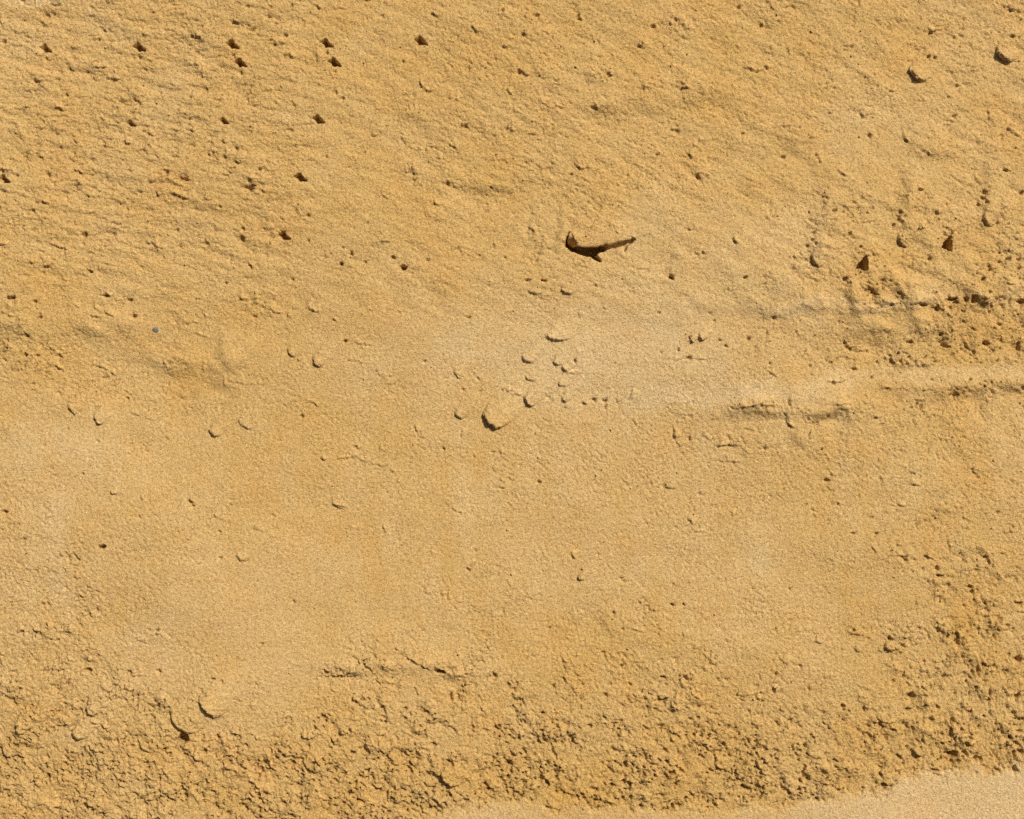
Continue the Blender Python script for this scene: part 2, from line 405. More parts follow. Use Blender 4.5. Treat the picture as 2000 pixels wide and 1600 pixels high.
marks(1300, 520, [
    [2.8, (1240, 214), (1330, 208)], [3.6, (1350, 216), (1400, 211), (1440, 219)], [3.4, (1480, 226), (1545, 238)], [4.0, (1570, 175), (1640, 205)], [3.2, (1750, 188), (1800, 180)], [2.8, (1825, 192), (1885, 186)], [3.2, (1905, 196), (1960, 188), (2010, 194)],
    [4.5, (1245, 500), (1270, 550)], [2.0, (1120, 203), (1240, 214)], [3.2, (370, 800), (440, 785), (520, 772), (605, 782)],
    [2.6, (860, 780), (1028, 768)], [2.4, (1028, 768), (1022, 800)], [3, (668, 810), (672, 870), (695, 895), (740, 915)], [2.4, (805, 905), (795, 985)],
    [3.6, (275, 985), (298, 1006), (350, 1000), (425, 1000)], [2.6, (430, 1020), (440, 1057)], [2.6, (210, 950), (245, 962)],
    [2.2, (45, 880), (55, 960), (85, 1012)], [2.2, (440, 905), (505, 922)], [2.4, (915, 1150), (942, 1182)], [2.4, (1195, 1160), (1210, 1215)],
    [2.8, (1345, 1210), (1420, 1228)], [2.4, (1125, 1385), (1155, 1405)], [2.4, (935, 1312), (970, 1325)], [2.2, (160, 1480), (215, 1485)],
    [2.6, (990, 430), (1050, 470), (1130, 480)], [2.6, (570, 590), (620, 620)], [2.8, (880, 650), (960, 650), (1040, 620)], [2.6, (1190, 680), (1380, 690)],
    [2.6, (1380, 710), (1500, 680)], [2.4, (1810, 650), (1830, 720)], [3, (1640, 400), (1700, 460), (1730, 490)], [2.4, (780, 830), (805, 855)],
    [2.4, (250, 850), (300, 855)], [2.4, (270, 1080), (420, 1100)], [2.4, (1560, 1520), (1590, 1570)], [2, (1880, 1410), (1960, 1470)],
    [2.2, (1250, 1330), (1350, 1335)], [2.4, (1490, 1320), (1500, 1370)], [2, (600, 280), (680, 300)], [1.8, (0, 520), (250, 520)],
    [1.8, (720, 350), (745, 400)], [2.2, (1690, 1130), (1760, 1180)]],
    [(1430, 220, 20, 10), (1510, 240, 11, 15), (1585, 235, 12, 12), (1600, 185, 24, 9), (1715, 188, 17, 17), (1985, 205, 18, 17), (1920, 195, 8, 20),
     (1860, 192, 6, 22), (1790, 430, 18, 13), (1720, 480, 11, 15), (1830, 470, 10, 12), (1970, 460, 14, 14), (1255, 520, 8, 20), (1312, 530, 7, 24),
     (1345, 545, 6, 18), (1392, 540, 6, 16), (1500, 535, 10, 12), (1295, 490, 6, 14), (1360, 425, 15, 9), (1575, 450, 14, 9), (1530, 420, 9),
     (1000, 430, 13, 7), (960, 318, 6, 14), (125, 512, 12, 9), (70, 470, 7, 12), (930, 650, 10, 9), (1050, 575, 13, 9), (575, 545, 6, 15),
     (800, 560, 7, 11), (682, 768, 9, 26), (130, 965, 10, 14), (350, 1000, 9, 7), (895, 1195, 15, 10), (655, 1248, 6, 9), (820, 1360, 9, 8),
     (1040, 1490, 11, 7), (1172, 1490, 11, 8), (1705, 1135, 10), (1740, 1178, 11, 7), (1850, 1375, 10), (1480, 635, 9, 7), (1700, 636, 11, 8),
     (1145, 625, 9), (525, 785, 9, 14), (550, 800, 8, 10), (990, 75, 11, 9), (1120, 100, 9, 7), (1200, 130, 10), (1270, 110, 8, 12), (1290, 155, 9),
     (1765, 75, 10), (435, 65, 10, 7), (1030, 465, 8), (1125, 475, 9), (460, 410, 12, 9), (560, 382, 9, 12), (600, 292, 10), (265, 308, 9),
     (335, 447, 12, 8), (300, 415, 10, 7), (245, 265, 8), (190, 1275, 6, 10), (870, 1025, 10, 6), (1370, 790, 8), (1815, 655, 6, 14)])

marks(0, 1040, [
    [2.6, (205, 568), (260, 580), (325, 605)], [3, (100, 565), (140, 540)], [2.8, (530, 665), (568, 685)], [2.8, (345, 715), (385, 738)],
    [3.4, (1305, 925), (1352, 937)], [2.8, (1390, 955), (1420, 985)], [3, (1050, 1160), (1160, 1160), (1238, 1135)],
    [2.6, (515, 1225), (640, 1215)], [3.4, (580, 1235), (585, 1335)], [2.6, (125, 1325), (185, 1330)], [3.4, (188, 1330), (190, 1435)],
    [3.6, (1245, 1252), (1270, 1238), (1330, 1250)], [3, (1250, 1260), (1254, 1318), (1295, 1326)], [4.4, (1372, 1372), (1420, 1395), (1455, 1440), (1466, 1500)],
    [3, (1470, 1525), (1495, 1562)], [2.8, (1880, 1120), (1985, 1147)], [3, (1760, 800), (1990, 800)], [2.8, (905, 1320), (932, 1346)],
    [3, (1760, 1245), (1775, 1300), (1800, 1312)], [2.6, (395, 1280), (400, 1340), (440, 1355)], [2.6, (438, 1285), (440, 1350)],
    [2.6, (0, 1380), (5, 1450), (35, 1460)], [3, (715, 780), (740, 800), (800, 798)], [2.4, (1775, 850), (1780, 910)], [2.8, (1965, 910), (1975, 950)],
    [2.6, (1400, 1115), (1460, 1165)], [2.6, (640, 1160), (665, 1170)], [2.6, (760, 590), (820, 620)], [2.4, (870, 545), (890, 580)],
    [2.4, (205, 400), (260, 415)], [2, (500, 305), (560, 335)], [2.4, (0, 680), (45, 695)], [2.6, (1110, 1420), (1130, 1465)], [2.6, (1000, 1215), (1060, 1210)]],
    [(570, 82, 16, 11), (1230, 142, 9), (120, 560, 11, 13), (325, 605, 10, 12), (240, 402, 9), (268, 405, 8, 12), (490, 770, 20, 12), (470, 722, 8, 12),
     (720, 785, 14, 14), (885, 775, 12, 12), (655, 1160, 12, 14), (735, 1190, 12, 10), (260, 1255, 12, 14), (1375, 1188, 14, 13), (1480, 1285, 17, 15),
     (1470, 1345, 9, 13), (1580, 1510, 15, 12), (1720, 1195, 11, 14), (1970, 1228, 15, 10), (1820, 780, 14, 12), (1125, 1460, 10, 12), (1240, 1425, 10, 12),
     (260, 1370, 10, 16), (1270, 1325, 14, 8), (1220, 1138, 14, 9), (1080, 1200, 9, 14), (880, 1195, 9), (855, 1137, 9), (290, 1005, 13, 9),
     (880, 970, 8, 10), (325, 347, 7), (540, 430, 9), (1460, 622, 9, 8), (1635, 388, 10, 7), (1600, 1365, 13, 9), (700, 1145, 9, 11), (715, 1480, 9, 12),
     (955, 1575, 13, 10), (480, 1490, 9), (570, 1410, 9), (1980, 1400, 12, 14), (1035, 1365, 8), (655, 1285, 8, 12), (350, 770, 8), (820, 1360, 9),
     (1375, 1545, 10, 12), (1240, 830, 9), (1190, 815, 13, 7), (880, 548, 12, 6), (1530, 1330, 8)])
f = T(0, 1040)
polypit([f(1022, 1095), f(1045, 1130), f(1055, 1160), f(1020, 1182), f(983, 1160), f(1005, 1130)], 24, 2.4)

marks(650, 1040, [
    [2.4, (1550, 440), (1572, 475)], [2.6, (1490, 645), (1510, 685), (1535, 715)], [2.2, (340, 640), (400, 690)], [3.2, (400, 690), (480, 735), (545, 768)],
    [4.2, (568, 772), (636, 782)], [2.8, (105, 925), (150, 955), (200, 985)], [2.8, (215, 1095), (270, 1140)], [3.2, (305, 1240), (365, 1322)],
    [2.6, (825, 975), (850, 1020)], [3, (1075, 1105), (1125, 1130), (1170, 1160)], [3, (385, 1492), (435, 1518)], [3.4, (470, 1520), (520, 1565)],
    [2.6, (455, 860), (480, 910)], [2.8, (0, 1115), (60, 1122), (130, 1140)], [2.4, (255, 765), (320, 755)], [2.6, (1800, 935), (1860, 950)],
    [2.4, (1800, 985), (1870, 1000)], [3, (1000, 890), (1035, 950)], [2.6, (770, 1330), (830, 1370)], [2.6, (1060, 1400), (1110, 1370)],
    [2.8, (1720, 1370), (1760, 1410)], [2.4, (460, 1200), (560, 1210)], [2.4, (780, 1080), (900, 1110)], [2, (1640, 530), (1740, 560)], [2.4, (1950, 550), (1960, 600)],
    [2.2, (0, 800), (180, 800)]],
    [(755, 212, 11, 10), (1608, 260, 10), (795, 106, 7), (1565, 455, 8, 13), (1620, 540, 9), (1510, 678, 10, 11), (1610, 750, 11), (600, 776, 32, 9),
     (900, 802, 14, 15), (980, 855, 11, 16), (1008, 880, 10, 12), (655, 925, 13, 25), (697, 930, 9, 12), (400, 985, 13, 12), (285, 990, 9), (130, 950, 10, 10),
     (290, 1060, 12, 9), (270, 1140, 11, 8), (555, 1185, 18, 13), (925, 1085, 12, 9), (1430, 1080, 13, 11), (1225, 1222, 12, 16), (1240, 1248, 12, 13),
     (1130, 1240, 9, 13), (1270, 1275, 8, 13), (735, 1497, 13, 10), (1830, 937, 26, 13), (1740, 930, 11, 9), (1655, 850, 10), (1520, 910, 11, 13),
     (1850, 1215, 15, 11), (1610, 1465, 9, 20), (1520, 1458, 8, 13), (1370, 1490, 10, 8), (1050, 1475, 14, 9), (850, 1410, 14, 11), (1480, 1500, 9),
     (1255, 1090, 9, 12), (1190, 1115, 9), (1155, 1380, 11, 11), (1320, 1185, 9, 13), (1590, 1130, 13, 9), (1715, 1530, 8, 12), (1895, 1530, 10, 16),
     (330, 815, 9, 7), (1205, 535, 9), (860, 650, 9), (1170, 1010, 16, 8), (1230, 860, 10, 13), (1630, 1310, 9, 15), (1700, 1440, 9), (190, 1330, 13, 10),
     (125, 1400, 11, 12), (220, 1370, 9), (150, 1210, 9, 11), (105, 1225, 13, 8), (475, 1215, 8, 12), (80, 1570, 11, 9), (65, 1510, 12), (630, 1520, 10),
     (1500, 1290, 9), (1900, 1340, 8, 15), (1890, 405, 9), (1955, 405, 8), (1900, 290, 8, 6), (1240, 1370, 10), (1840, 810, 15, 6), (950, 1390, 11),
     (1380, 930, 9), (1000, 1430, 14, 9), (870, 1320, 9)])

marks(1300, 1040, [
    [3, (1240, 125), (1320, 130), (1345, 165)], [3, (1440, 125), (1490, 150)], [3, (1500, 192), (1535, 218)], [2.8, (1770, 125), (1805, 160)],
    [3, (195, 750), (228, 772)], [2.6, (590, 855), (615, 900)], [3.6, (1085, 940), (1118, 998)], [4.2, (1115, 1048), (1215, 1075)], [3, (985, 950), (1000, 990)],
    [4, (270, 1190), (280, 1250), (280, 1300), (328, 1337)], [3.4, (475, 1052), (520, 1095)], [3.2, (1285, 1235), (1330, 1267)], [3, (900, 800), (930, 825)],
    [2.6, (1280, 60), (1320, 80)], [2.6, (1420, 760), (1430, 820)], [2.8, (1640, 970), (1700, 1005)], [3, (1460, 1330), (1545, 1362)], [3, (505, 1380), (545, 1470)],
    [2.8, (860, 985), (900, 1010)], [2.2, (160, 840), (250, 850)], [2, (200, 655), (230, 660)], [2.6, (680, 1050), (720, 980)], [2.6, (1870, 910), (1885, 870)],
    [2.8, (1480, 1140), (1560, 1180)], [2.4, (820, 1260), (880, 1270)], [3, (1210, 1405), (1260, 1418)], [2.4, (1800, 1140), (1820, 1190)], [2, (620, 690), (680, 740)]],
    [(1330, 145, 13, 15), (1385, 150, 8), (1445, 132, 10, 8), (1508, 200, 10, 12), (1430, 205, 9, 12), (1520, 240, 18, 7), (1780, 135, 13, 8), (1735, 190, 9),
     (1720, 210, 9), (1695, 305, 15, 10), (1970, 397, 16, 10), (1915, 685, 10, 12), (1960, 712, 18, 18), (335, 820, 8), (290, 820, 8, 12), (690, 320, 8), (910, 340, 8, 5),
     (38, 408, 10, 7), (98, 405, 9, 7), (600, 880, 11, 13), (985, 970, 11, 14), (1110, 985, 11, 13), (1165, 1060, 9, 8), (1200, 1075, 9, 12), (1375, 912, 19, 17),
     (1440, 725, 7, 20), (1350, 990, 14, 12), (1520, 980, 13, 12), (1480, 1045, 14, 12), (1700, 1005, 14, 11), (1610, 905, 10, 11), (805, 1135, 11, 7),
     (1605, 1245, 28, 22), (1955, 1180, 18, 17), (1950, 1330, 16, 22), (1940, 1012, 13, 12), (1500, 1330, 20, 8), (1218, 1410, 15, 10), (1255, 1417, 10, 8),
     (745, 1440, 13, 9), (845, 1497, 12, 8), (510, 1392, 8, 16), (180, 1490, 9, 14), (420, 1425, 12, 8), (35, 1530, 8, 14), (365, 1330, 8, 16), (1390, 1330, 7, 16),
     (40, 1340, 8, 13), (490, 1210, 11, 9), (1245, 640, 6, 9), (1320, 630, 11, 8), (1320, 805, 8), (1265, 833, 9), (1230, 1160, 10), (1595, 1330, 9, 12),
     (1735, 1350, 7, 14), (745, 745, 10), (795, 875, 9, 11), (1780, 830, 11, 9), (1790, 550, 8), (1385, 840, 6, 14), (1605, 1100, 9, 14), (1270, 1105, 10, 7),
     (1855, 1105, 10, 13), (1450, 915, 9, 11), (1905, 980, 8, 13), (1945, 1050, 9, 15), (1920, 1290, 10), (1100, 1430, 9, 7), (690, 1050, 14, 8), (180, 1035, 10, 7),
     (135, 1040, 10, 7), (375, 1430, 6, 30), (1780, 475, 9), (1660, 410, 9), (1985, 1225, 14, 14), (1970, 1110, 12, 9)])

# the crack under the lifted crust
fc = lambda x, y: (1050 + .125 * x, 400 + .125 * y)
LIP = [fc(*p) for p in [(522, 395), (485, 480), (470, 560), (485, 622), (545, 655), (700, 681), (860, 676), (960, 662), (1040, 632), (1130, 640), (1230, 602),
                        (1330, 572), (1400, 553), (1450, 537), (1525, 522)]]
polypit([fc(*p) for p in [(500, 440), (442, 560), (440, 650), (520, 715), (620, 757), (750, 792), (850, 818), (915, 862), (985, 890), (950, 840), (905, 790),
                          (960, 742), (1060, 716), (1040, 640), (860, 640), (600, 620)]], 40, 2.6)
polypit([fc(*p) for p in [(1040, 640), (1060, 716), (1120, 692), (1320, 676), (1355, 740), (1375, 720), (1400, 640), (1480, 592), (1530, 545), (1450, 515),
                          (1300, 560), (1100, 610)]], 9, 2.4)
# hollow worn patches left of it
H -= blob(1040, 470, 14, 44, 0, .35) * 2.6 + blob(1066, 335, 10, 24, 12, .4) * 2.0

CLODS = [
    # u, v, rx, ry, degrees, rise, label
    (970, 812, 27, 22, 32, 14, 'largest round clod of sand, dark crescent shadow along its edge'),
    (1089, 658, 24, 7, 4, 8, 'long narrow clod of sand above the cluster of small clods'),
    (1032, 700, 14, 7, 20, 7, 'small oval clod below and left of the long narrow clod'),
    (1089, 706, 9, 7, 40, 6, 'small clod directly below the long narrow clod'),
    (1105, 718, 9, 6, 30, 6, 'small clod touching the one directly below the long narrow clod'),
    (1038, 739, 11, 5, 15, 5, 'thin clod midway between the oval clod and the crumbly clump'),
    (1038, 778, 15, 13, 50, 9, 'crumbly clump of sand to the upper right of the largest round clod'),
    (899, 808, 12, 8, 35, 7, 'small clod just left of the largest round clod'),
    (894, 727, 12, 6, 60, 4, 'faint slanting clod above the small clod left of the largest one'),
    (1100, 750, 10, 5, 20, 4, 'faint flat clod right of the thin clod in the cluster'),
    (1106, 777, 8, 8, 40, 6, 'knobbly small clod right of the crumbly clump'),
    (621, 704, 14, 8, 60, 8, 'right one of a pair of clods left of centre'),
    (571, 687, 13, 7, 45, 6, 'left one of a pair of clods left of centre'),
    (192, 816, 14, 8, 60, 8, 'right one of a pair of clods near the left edge'),
    (142, 796, 14, 7, 50, 6, 'left one of a pair of clods near the left edge'),
    (421, 841, 13, 11, 40, 8, 'low rounded clod on the smooth sand left of centre'),
    (482, 824, 19, 12, 30, 5, 'flat faint clod right of the low rounded clod'),
    (1798, 139, 22, 18, 30, 11, 'pale rounded lump near the upper right, the lower of two alike'),
    (1969, 99, 24, 19, 30, 12, 'pale rounded lump at the right edge, the higher of two alike'),
    (1593, 508, 9, 16, -25, 9, 'crumbled upright clod with a triangular hole to its right, lowest of three'),
    (1762, 468, 9, 16, -25, 9, 'crumbled upright clod with a triangular hole to its right, middle of three'),
    (1929, 428, 9, 16, -25, 9, 'crumbled upright clod near the right edge, highest of three'),
    (1137, 1127, 7, 7, 0, 7, 'tiny round clod alone on the smooth sand below centre'),
    (475, 1085, 12, 10, 30, 6, 'low curved clod on the smooth sand lower left'),
    (1047, 570, 14, 5, 6, 5, 'flat sliver of sand under the lifted crust, left one of two'),
    (1110, 568, 14, 6, 12, 6, 'flat sliver of sand under the lifted crust, right one of two'),
    (414, 1376, 28, 14, 42, 14, 'long slanting lump in the rough sand at the lower left'),
    (366, 1400, 36, 26, 40, 11, 'broad low lump beside the dark triangular hole at the lower left'),
    (885, 1514, 24, 20, 20, 13, 'square-edged lump in the rough sand at the bottom'),
    (665, 979, 18, 14, 20, 4, 'broad faint lump on the smooth sand left of centre'),
    (1312, 948, 14, 6, 5, 5, 'thin flat clod on the smooth sand right of centre'),
    (1373, 655, 9, 9, 40, 8, 'knobbly clod at the start of a crumb trail right of centre'),
    (1354, 661, 7, 7, 40, 6, 'small crumb left of the knobbly clod right of centre'),
    (185, 1376, 14, 22, 10, 11, 'upright rounded lump with a curved left edge, right of two alike'),
    (46, 1412, 14, 22, 10, 11, 'upright rounded lump with a curved left edge at the left border'),
    (159, 1428, 16, 15, 30, 11, 'corner-shaped lump just below the right upright lump at the lower left'),
    (20, 1463, 16, 15, 30, 11, 'corner-shaped lump just below the upright lump at the left border'),
    (208, 1338, 10, 9, 0, 5, 'small square lump above the right upright lump at the lower left'),
    (26, 1342, 10, 9, 0, 5, 'small square lump near the left border above an upright lump'),
]


def mound(u, v, rx, ry, deg, h, w):
    """a lump with a steep rounded front on its shadow side, running out level towards the sun"""
    m = max(rx, ry) * 3.5 + 8
    tail = w * 3
    sl = window(min(u - m, u - SD[0] * tail - m), max(u + m, u - SD[0] * tail + m), min(v - m, v - SD[1] * tail - m), max(v + m, v - SD[1] * tail + m))
    x = U[sl] + W1[sl] * .7 - u; y = V[sl] + W2[sl] * .7 - v
    dx, dy = -SD[0], -SD[1]
    nx, ny = -dy, dx
    a = math.radians(deg); c, s = math.cos(a), math.sin(a)

    def form(px, py, qx, qy):
        return (px * c + py * s) * (qx * c + qy * s) / rx ** 2 + (-px * s + py * c) * (-qx * s + qy * c) / ry ** 2
    A, B, C = form(dx, dy, dx, dy), form(dx, dy, nx, ny), form(nx, ny, nx, ny)
    sc = x * dx + y * dy; p = x * nx + y * ny
    disc = (B * p) ** 2 - A * (C * p * p - 1)
    front = (-B * p - np.sqrt(np.clip(disc, 0, None))) / A
    P2 = A / (A * C - B * B)
    d = sc - front
    side = np.clip(1 - p * p / (P2 * (1 + .75 * np.clip(d, 0, None) / w) ** 2), 0, 1) ** (.6 + 2.2 * np.clip(d / w, 0, 1.2))     # fans out and fades
    H[sl] += h * side * (np.exp(-np.clip(d, 0, None) / w) * sstep(-1.0, 2.2, d) - .12 * np.exp(-(np.clip(-d, 0, None) / (h + 2))) * sstep(1.0, -1.0, d))


def tail_width(rx, ry):
    return 1.7 * (rx * ry) ** .5 + 16


CLOD_BASE = {}
for (u, v, rx, ry, dg, rise, lab) in CLODS:
    r = (rx * ry) ** .5
    CLOD_BASE[(u, v)] = float(np.mean(H[window(u - r, u + r, v - r, v + r)]))
    mound(u, v, rx, ry, dg, rise * STEP, tail_width(rx, ry))
scarp(LIP, 5.0, 130, .25, False, 60)

SLOW = np.clip(.65 + 1.5 * noise(UC, VC, 75, off=73) + .7 * noise(UC, VC, 28, off=74), 0.4, 1.4)
# broad, soft relief: ledges left by something dragged along, slumps, folds
for (pts, h, w, soft, run) in [
        ([(1320, 622), (1450, 612), (1600, 602), (1760, 598), (1900, 592), (2080, 590)], 4.2, 75, 6, 70),
        ([(1560, 640), (1700, 645), (1800, 645), (1950, 640), (2120, 640)], 9.0, 130, 19, 120),
        ([(1360, 812), (1440, 812), (1560, 812), (1690, 803)], 5.2, 80, 7, 70), ([(1700, 765), (1800, 770), (1900, 765), (2080, 758)], 5.6, 80, 9, 70),
        ([(-60, 640), (60, 648), (200, 655), (290, 670)], 5.4, 90, 13, 90), ([(250, 700), (330, 720), (420, 735), (480, 760)], 4.8, 80, 11, 80),
        ([(360, 640), (420, 655), (440, 700), (480, 745)], 2.2, 55, 9, 50),
        ([(1604, 350), (1598, 430), (1592, 520)], 3.8, 60, 8, 55), ([(1768, 320), (1762, 400), (1756, 485)], 3.8, 60, 8, 55),
        ([(1934, 280), (1928, 360), (1922, 445)], 3.8, 60, 8, 55), ([(1038, 425), (1028, 510)], 2.6, 24, 3.5, 22),
        ([(850, 350), (960, 362), (1080, 360)], 3.5, 50, 7, 45), ([(1130, 215), (1280, 208), (1450, 190)], 3.0, 50, 7, 45),
        ([(1090, 390), (1096, 440), (1090, 480)], 3.5, 26, 5, 26), ([(1310, 490), (1302, 545)], 2.5, 30, 5, 26), 
        ([(600, 1300), (700, 1318), (840, 1312), (960, 1325)], 4.5, 70, 6, 60),
        ([(0, 1240), (110, 1255), (200, 1290)], 3.5, 60, 8, 50),
        ([(1170, 1190), (1200, 1240), (1300, 1260)], 1.6, 50, 8, 40), ([(1540, 800), (1548, 850), (1580, 880)], 3.5, 40, 4, 30),
        ([(1620, 790), (1655, 800), (1660, 830)], 3.0, 40, 4, 30), ([(1720, 700), (1760, 716), (1830, 712)], 4.5, 35, 4, 30),
        ([(1500, 250), (1560, 290), (1600, 350), (1680, 350)], 3.0, 50, 8, 40), ([(1760, 250), (1800, 310), (1860, 300)], 3.0, 50, 8, 40)]:
    scarp(pts, h * 1.8, w, .45, SLOW, run, soft * 2.6, .22)
H += noise(UC + W1, VC + W2, 30, 3.0, 33, off=70) * 3.2 * wb * FADE * (.35 + R)
H += noise(UC + W1, VC + W2, 12, 3.4, 20, off=78) * 1.5 * (wa + wb) * FADE * (.4 + R)
H += noise(UC + W1, VC + W2, 20, 3.4, 11, off=71) * 3.0 * wa * FADE * (.35 + R)

# half-buried lumps through the rough zones
cand = rng.random((1100, 2)) * [2160, 1760] + [-80, -80]
for (u, v) in cand:
    rr = float(R[np.searchsorted(VA, v), np.searchsorted(UA, u)])
    if rng.random() > rr ** 2.6 * .62:
        continue
    r = 3 + rng.random() ** 2.2 * 12 * rr
    mound(u, v, r * (1 + rng.random() * .8), r, rng.normal(20, 40), 1.2 + r * (.18 + .22 * rng.random()), 1.6 * r + 8)

# scattered small pits and crumb-sized steps in the rough zones, so no zone is even
cand = rng.random((16000, 2)) * [2160, 1760] + [-80, -80]
for (u, v) in cand:
    i = np.searchsorted(VA, v); j = np.searchsorted(UA, u)
    rr = float(R[i, j])
    if rng.random() > rr ** 2.0 * (.62 if v > 1000 else .34):
        continue
    k = rng.random()
    if k < .30:
        r = 1.6 + rng.random() ** 2.5 * (2.0 + 3.2 * rr)
        pit(u, v, r * (1 + .6 * rng.random()), r * .85, r, rng.normal(25, 35))
    else:
        a = rng.normal(.35, .7); L = 3 + rng.random() ** 2 * 13
        b = rng.normal(0, .35)
        scarp([(u, v), (u + math.cos(a) * L, v + math.sin(a) * L), (u + math.cos(a) * L + math.cos(a + b) * L * .7, v + math.sin(a) * L + math.sin(a + b) * L * .7)],
              1.2 + rng.random() ** 2 * 2.8 * (.5 + rr), 5 + 8 * rng.random())

# dryness of the sand (paler, greyer where it has dried): a patchy property of the surface itself
DRY = [
    [.45, .42, .35, .30, .25, .28, .25, .30, .35, .40],
    [.38, .40, .35, .30, .28, .32, .35, .30, .45, .35],
    [.32, .35, .32, .32, .32, .40, .60, .62, .35, .35],
    [.30, .30, .35, .52, .78, .95, .95, .55, .35, .30],
    [.70, .45, .35, .36, .45, .52, .50, .42, .40, .40],
    [.60, .45, .48, .40, .45, .48, .50, .58, .38, .32],
    [.48, .58, .52, .45, .38, .32, .32, .40, .36, .28],
    [.34, .30, .28, .28, .24, .22, .22, .24, .26, .28],
]
dry = table(DRY, UC + WL1, VC + WL2) + noise(UC, VC, 150, off=50) * .18 + noise(UC, VC, 55, 1.5, 10, off=51) * .16
dry += noise(UC, VC, 34, 7, 88, off=80) * .22 * sstep(650, 900, VC) * sstep(1400, 1200, VC)
dry += strip * .40 * sstep(1500, 1750, UC) + strip * .34
dry += .30 * blob(1450, 768, 240, 20, -3) + .30 * blob(1820, 732, 240, 17, -3) + .25 * blob(1680, 590, 280, 12, -2)
dry += .45 * blob(60, 2, 70, 8) + .3 * blob(1830, 1560, 110, 40)
dry = np.clip(dry, 0, 1).astype(np.float32)


def ground_h(u, v):
    i = min(max(np.searchsorted(VA, v), 0), NV - 1); j = min(max(np.searchsorted(UA, u), 0), NU - 1)
    return float(H[i, j])


def ground_mean(u, v, r):
    sl = window(u - r, u + r, v - r, v + r)
    return float(np.mean(H[sl]))


def world_xy(u, v):
    return (u - 1000) * PX, (800 - v) * PX


# ------------------------------------------------------------------ materials
def sand_material(name, use_attr=True):
    m = bpy.data.materials.new(name)
    m.use_nodes = True
    nt = m.node_tree
    N = nt.nodes; Lk = nt.links
    b = N['Principled BSDF']
    b.inputs['Roughness'].default_value = 0.92
    b.inputs['Specular IOR Level'].default_value = 0.12
    geo = N.new('ShaderNodeNewGeometry')

    def tex(scale, detail=2.0, rough=.5):
        t = N.new('ShaderNodeTexNoise')
        t.inputs['Scale'].default_value = scale
        t.inputs['Detail'].default_value = detail
        t.inputs['Roughness'].default_value = rough
        Lk.new(geo.outputs['Position'], t.inputs['Vector'])
        return t

    def mix(fac, a, c, mode='MIX'):
        x = N.new('ShaderNodeMix'); x.data_type = 'RGBA'; x.blend_type = mode
        for s, val in ((x.inputs[0], fac), (x.inputs[6], a), (x.inputs[7], c)):
            if isinstance(val, bpy.types.NodeSocket):
                Lk.new(val, s)
            else:
                s.default_value = val
        return x.outputs[2]

    def ramp(sock, p0, p1):
        r = N.new('ShaderNodeMapRange')
        r.inputs['From Min'].default_value = p0; r.inputs['From Max'].default_value = p1
        Lk.new(sock, r.inputs['Value'])
        return r.outputs['Result']

    damp = (0.510, 0.320, 0.097, 1)
    dryc = (0.590, 0.435, 0.220, 1)
    if use_attr:
        at = N.new('ShaderNodeAttribute'); at.attribute_name = 'dryness'
        fac = at.outputs['Fac']
    else:
        fac = 0.42
    c = mix(fac, damp, dryc)
    # reddish and ochre tints, grain by grain
    c = mix(ramp(tex(16, 3).outputs['Fac'], .42, .72), c, mix(0.16, c, (0.60, 0.29, 0.055, 1)))
    # every grain its own shade
    vo = N.new('ShaderNodeTexVoronoi'); vo.inputs['Scale'].default_value = 760
    Lk.new(geo.outputs['Position'], vo.inputs['Vector'])
    sep = N.new('ShaderNodeSeparateColor'); Lk.new(vo.outputs['Color'], sep.inputs[0])
    c = mix(ramp(sep.outputs[0], .55, 1.0), c, mix(1.0, c, (1.26, 1.28, 1.34, 1), 'MULTIPLY'))
    c = mix(ramp(sep.outputs[1], .60, 1.0), c, mix(1.0, c, (.68, .62, .56, 1), 'MULTIPLY'))
    c = mix(ramp(tex(330, 2.5, .6).outputs['Fac'], .56, .80), c, mix(1.0, c, (.76, .71, .65, 1), 'MULTIPLY'))
    Lk.new(c, b.inputs['Base Color'])
    # grain relief finer than the mesh
    g = N.new('ShaderNodeBump'); g.inputs['Strength'].default_value = 1.0; g.inputs['Distance'].default_value = 0.0009
    ad = N.new('ShaderNodeMath'); ad.operation = 'SUBTRACT'
    Lk.new(tex(700, 2.5, .65).outputs['Fac'], ad.inputs[0])
    md = N.new('ShaderNodeMath'); md.operation = 'MULTIPLY'; md.inputs[1].default_value = .45
    Lk.new(vo.outputs['Distance'], md.inputs[0]); Lk.new(md.outputs[0], ad.inputs[1])
    Lk.new(ad.outputs[0], g.inputs['Height'])
    g2 = N.new('ShaderNodeBump'); g2.inputs['Strength'].default_value = 1.0; g2.inputs['Distance'].default_value = 0.0007
    mu = N.new('ShaderNodeMath'); mu.operation = 'MULTIPLY'
    if use_attr:
        cr = N.new('ShaderNodeAttribute'); cr.attribute_name = 'crumble'
        Lk.new(cr.outputs['Fac'], mu.inputs[1])
    else:
        mu.inputs[1].default_value = .4
    Lk.new(ramp(tex(400, 2.5, .6).outputs['Fac'], .30, .62), mu.inputs[0])
    Lk.new(mu.outputs[0], g2.inputs['Height'])
    Lk.new(g.outputs['Normal'], g2.inputs['Normal'])
    Lk.new(g2.outputs['Normal'], b.inputs['Normal'])
    return m


M_SAND = sand_material('packed_sand')
M_CLOD = sand_material('clod_sand', False)


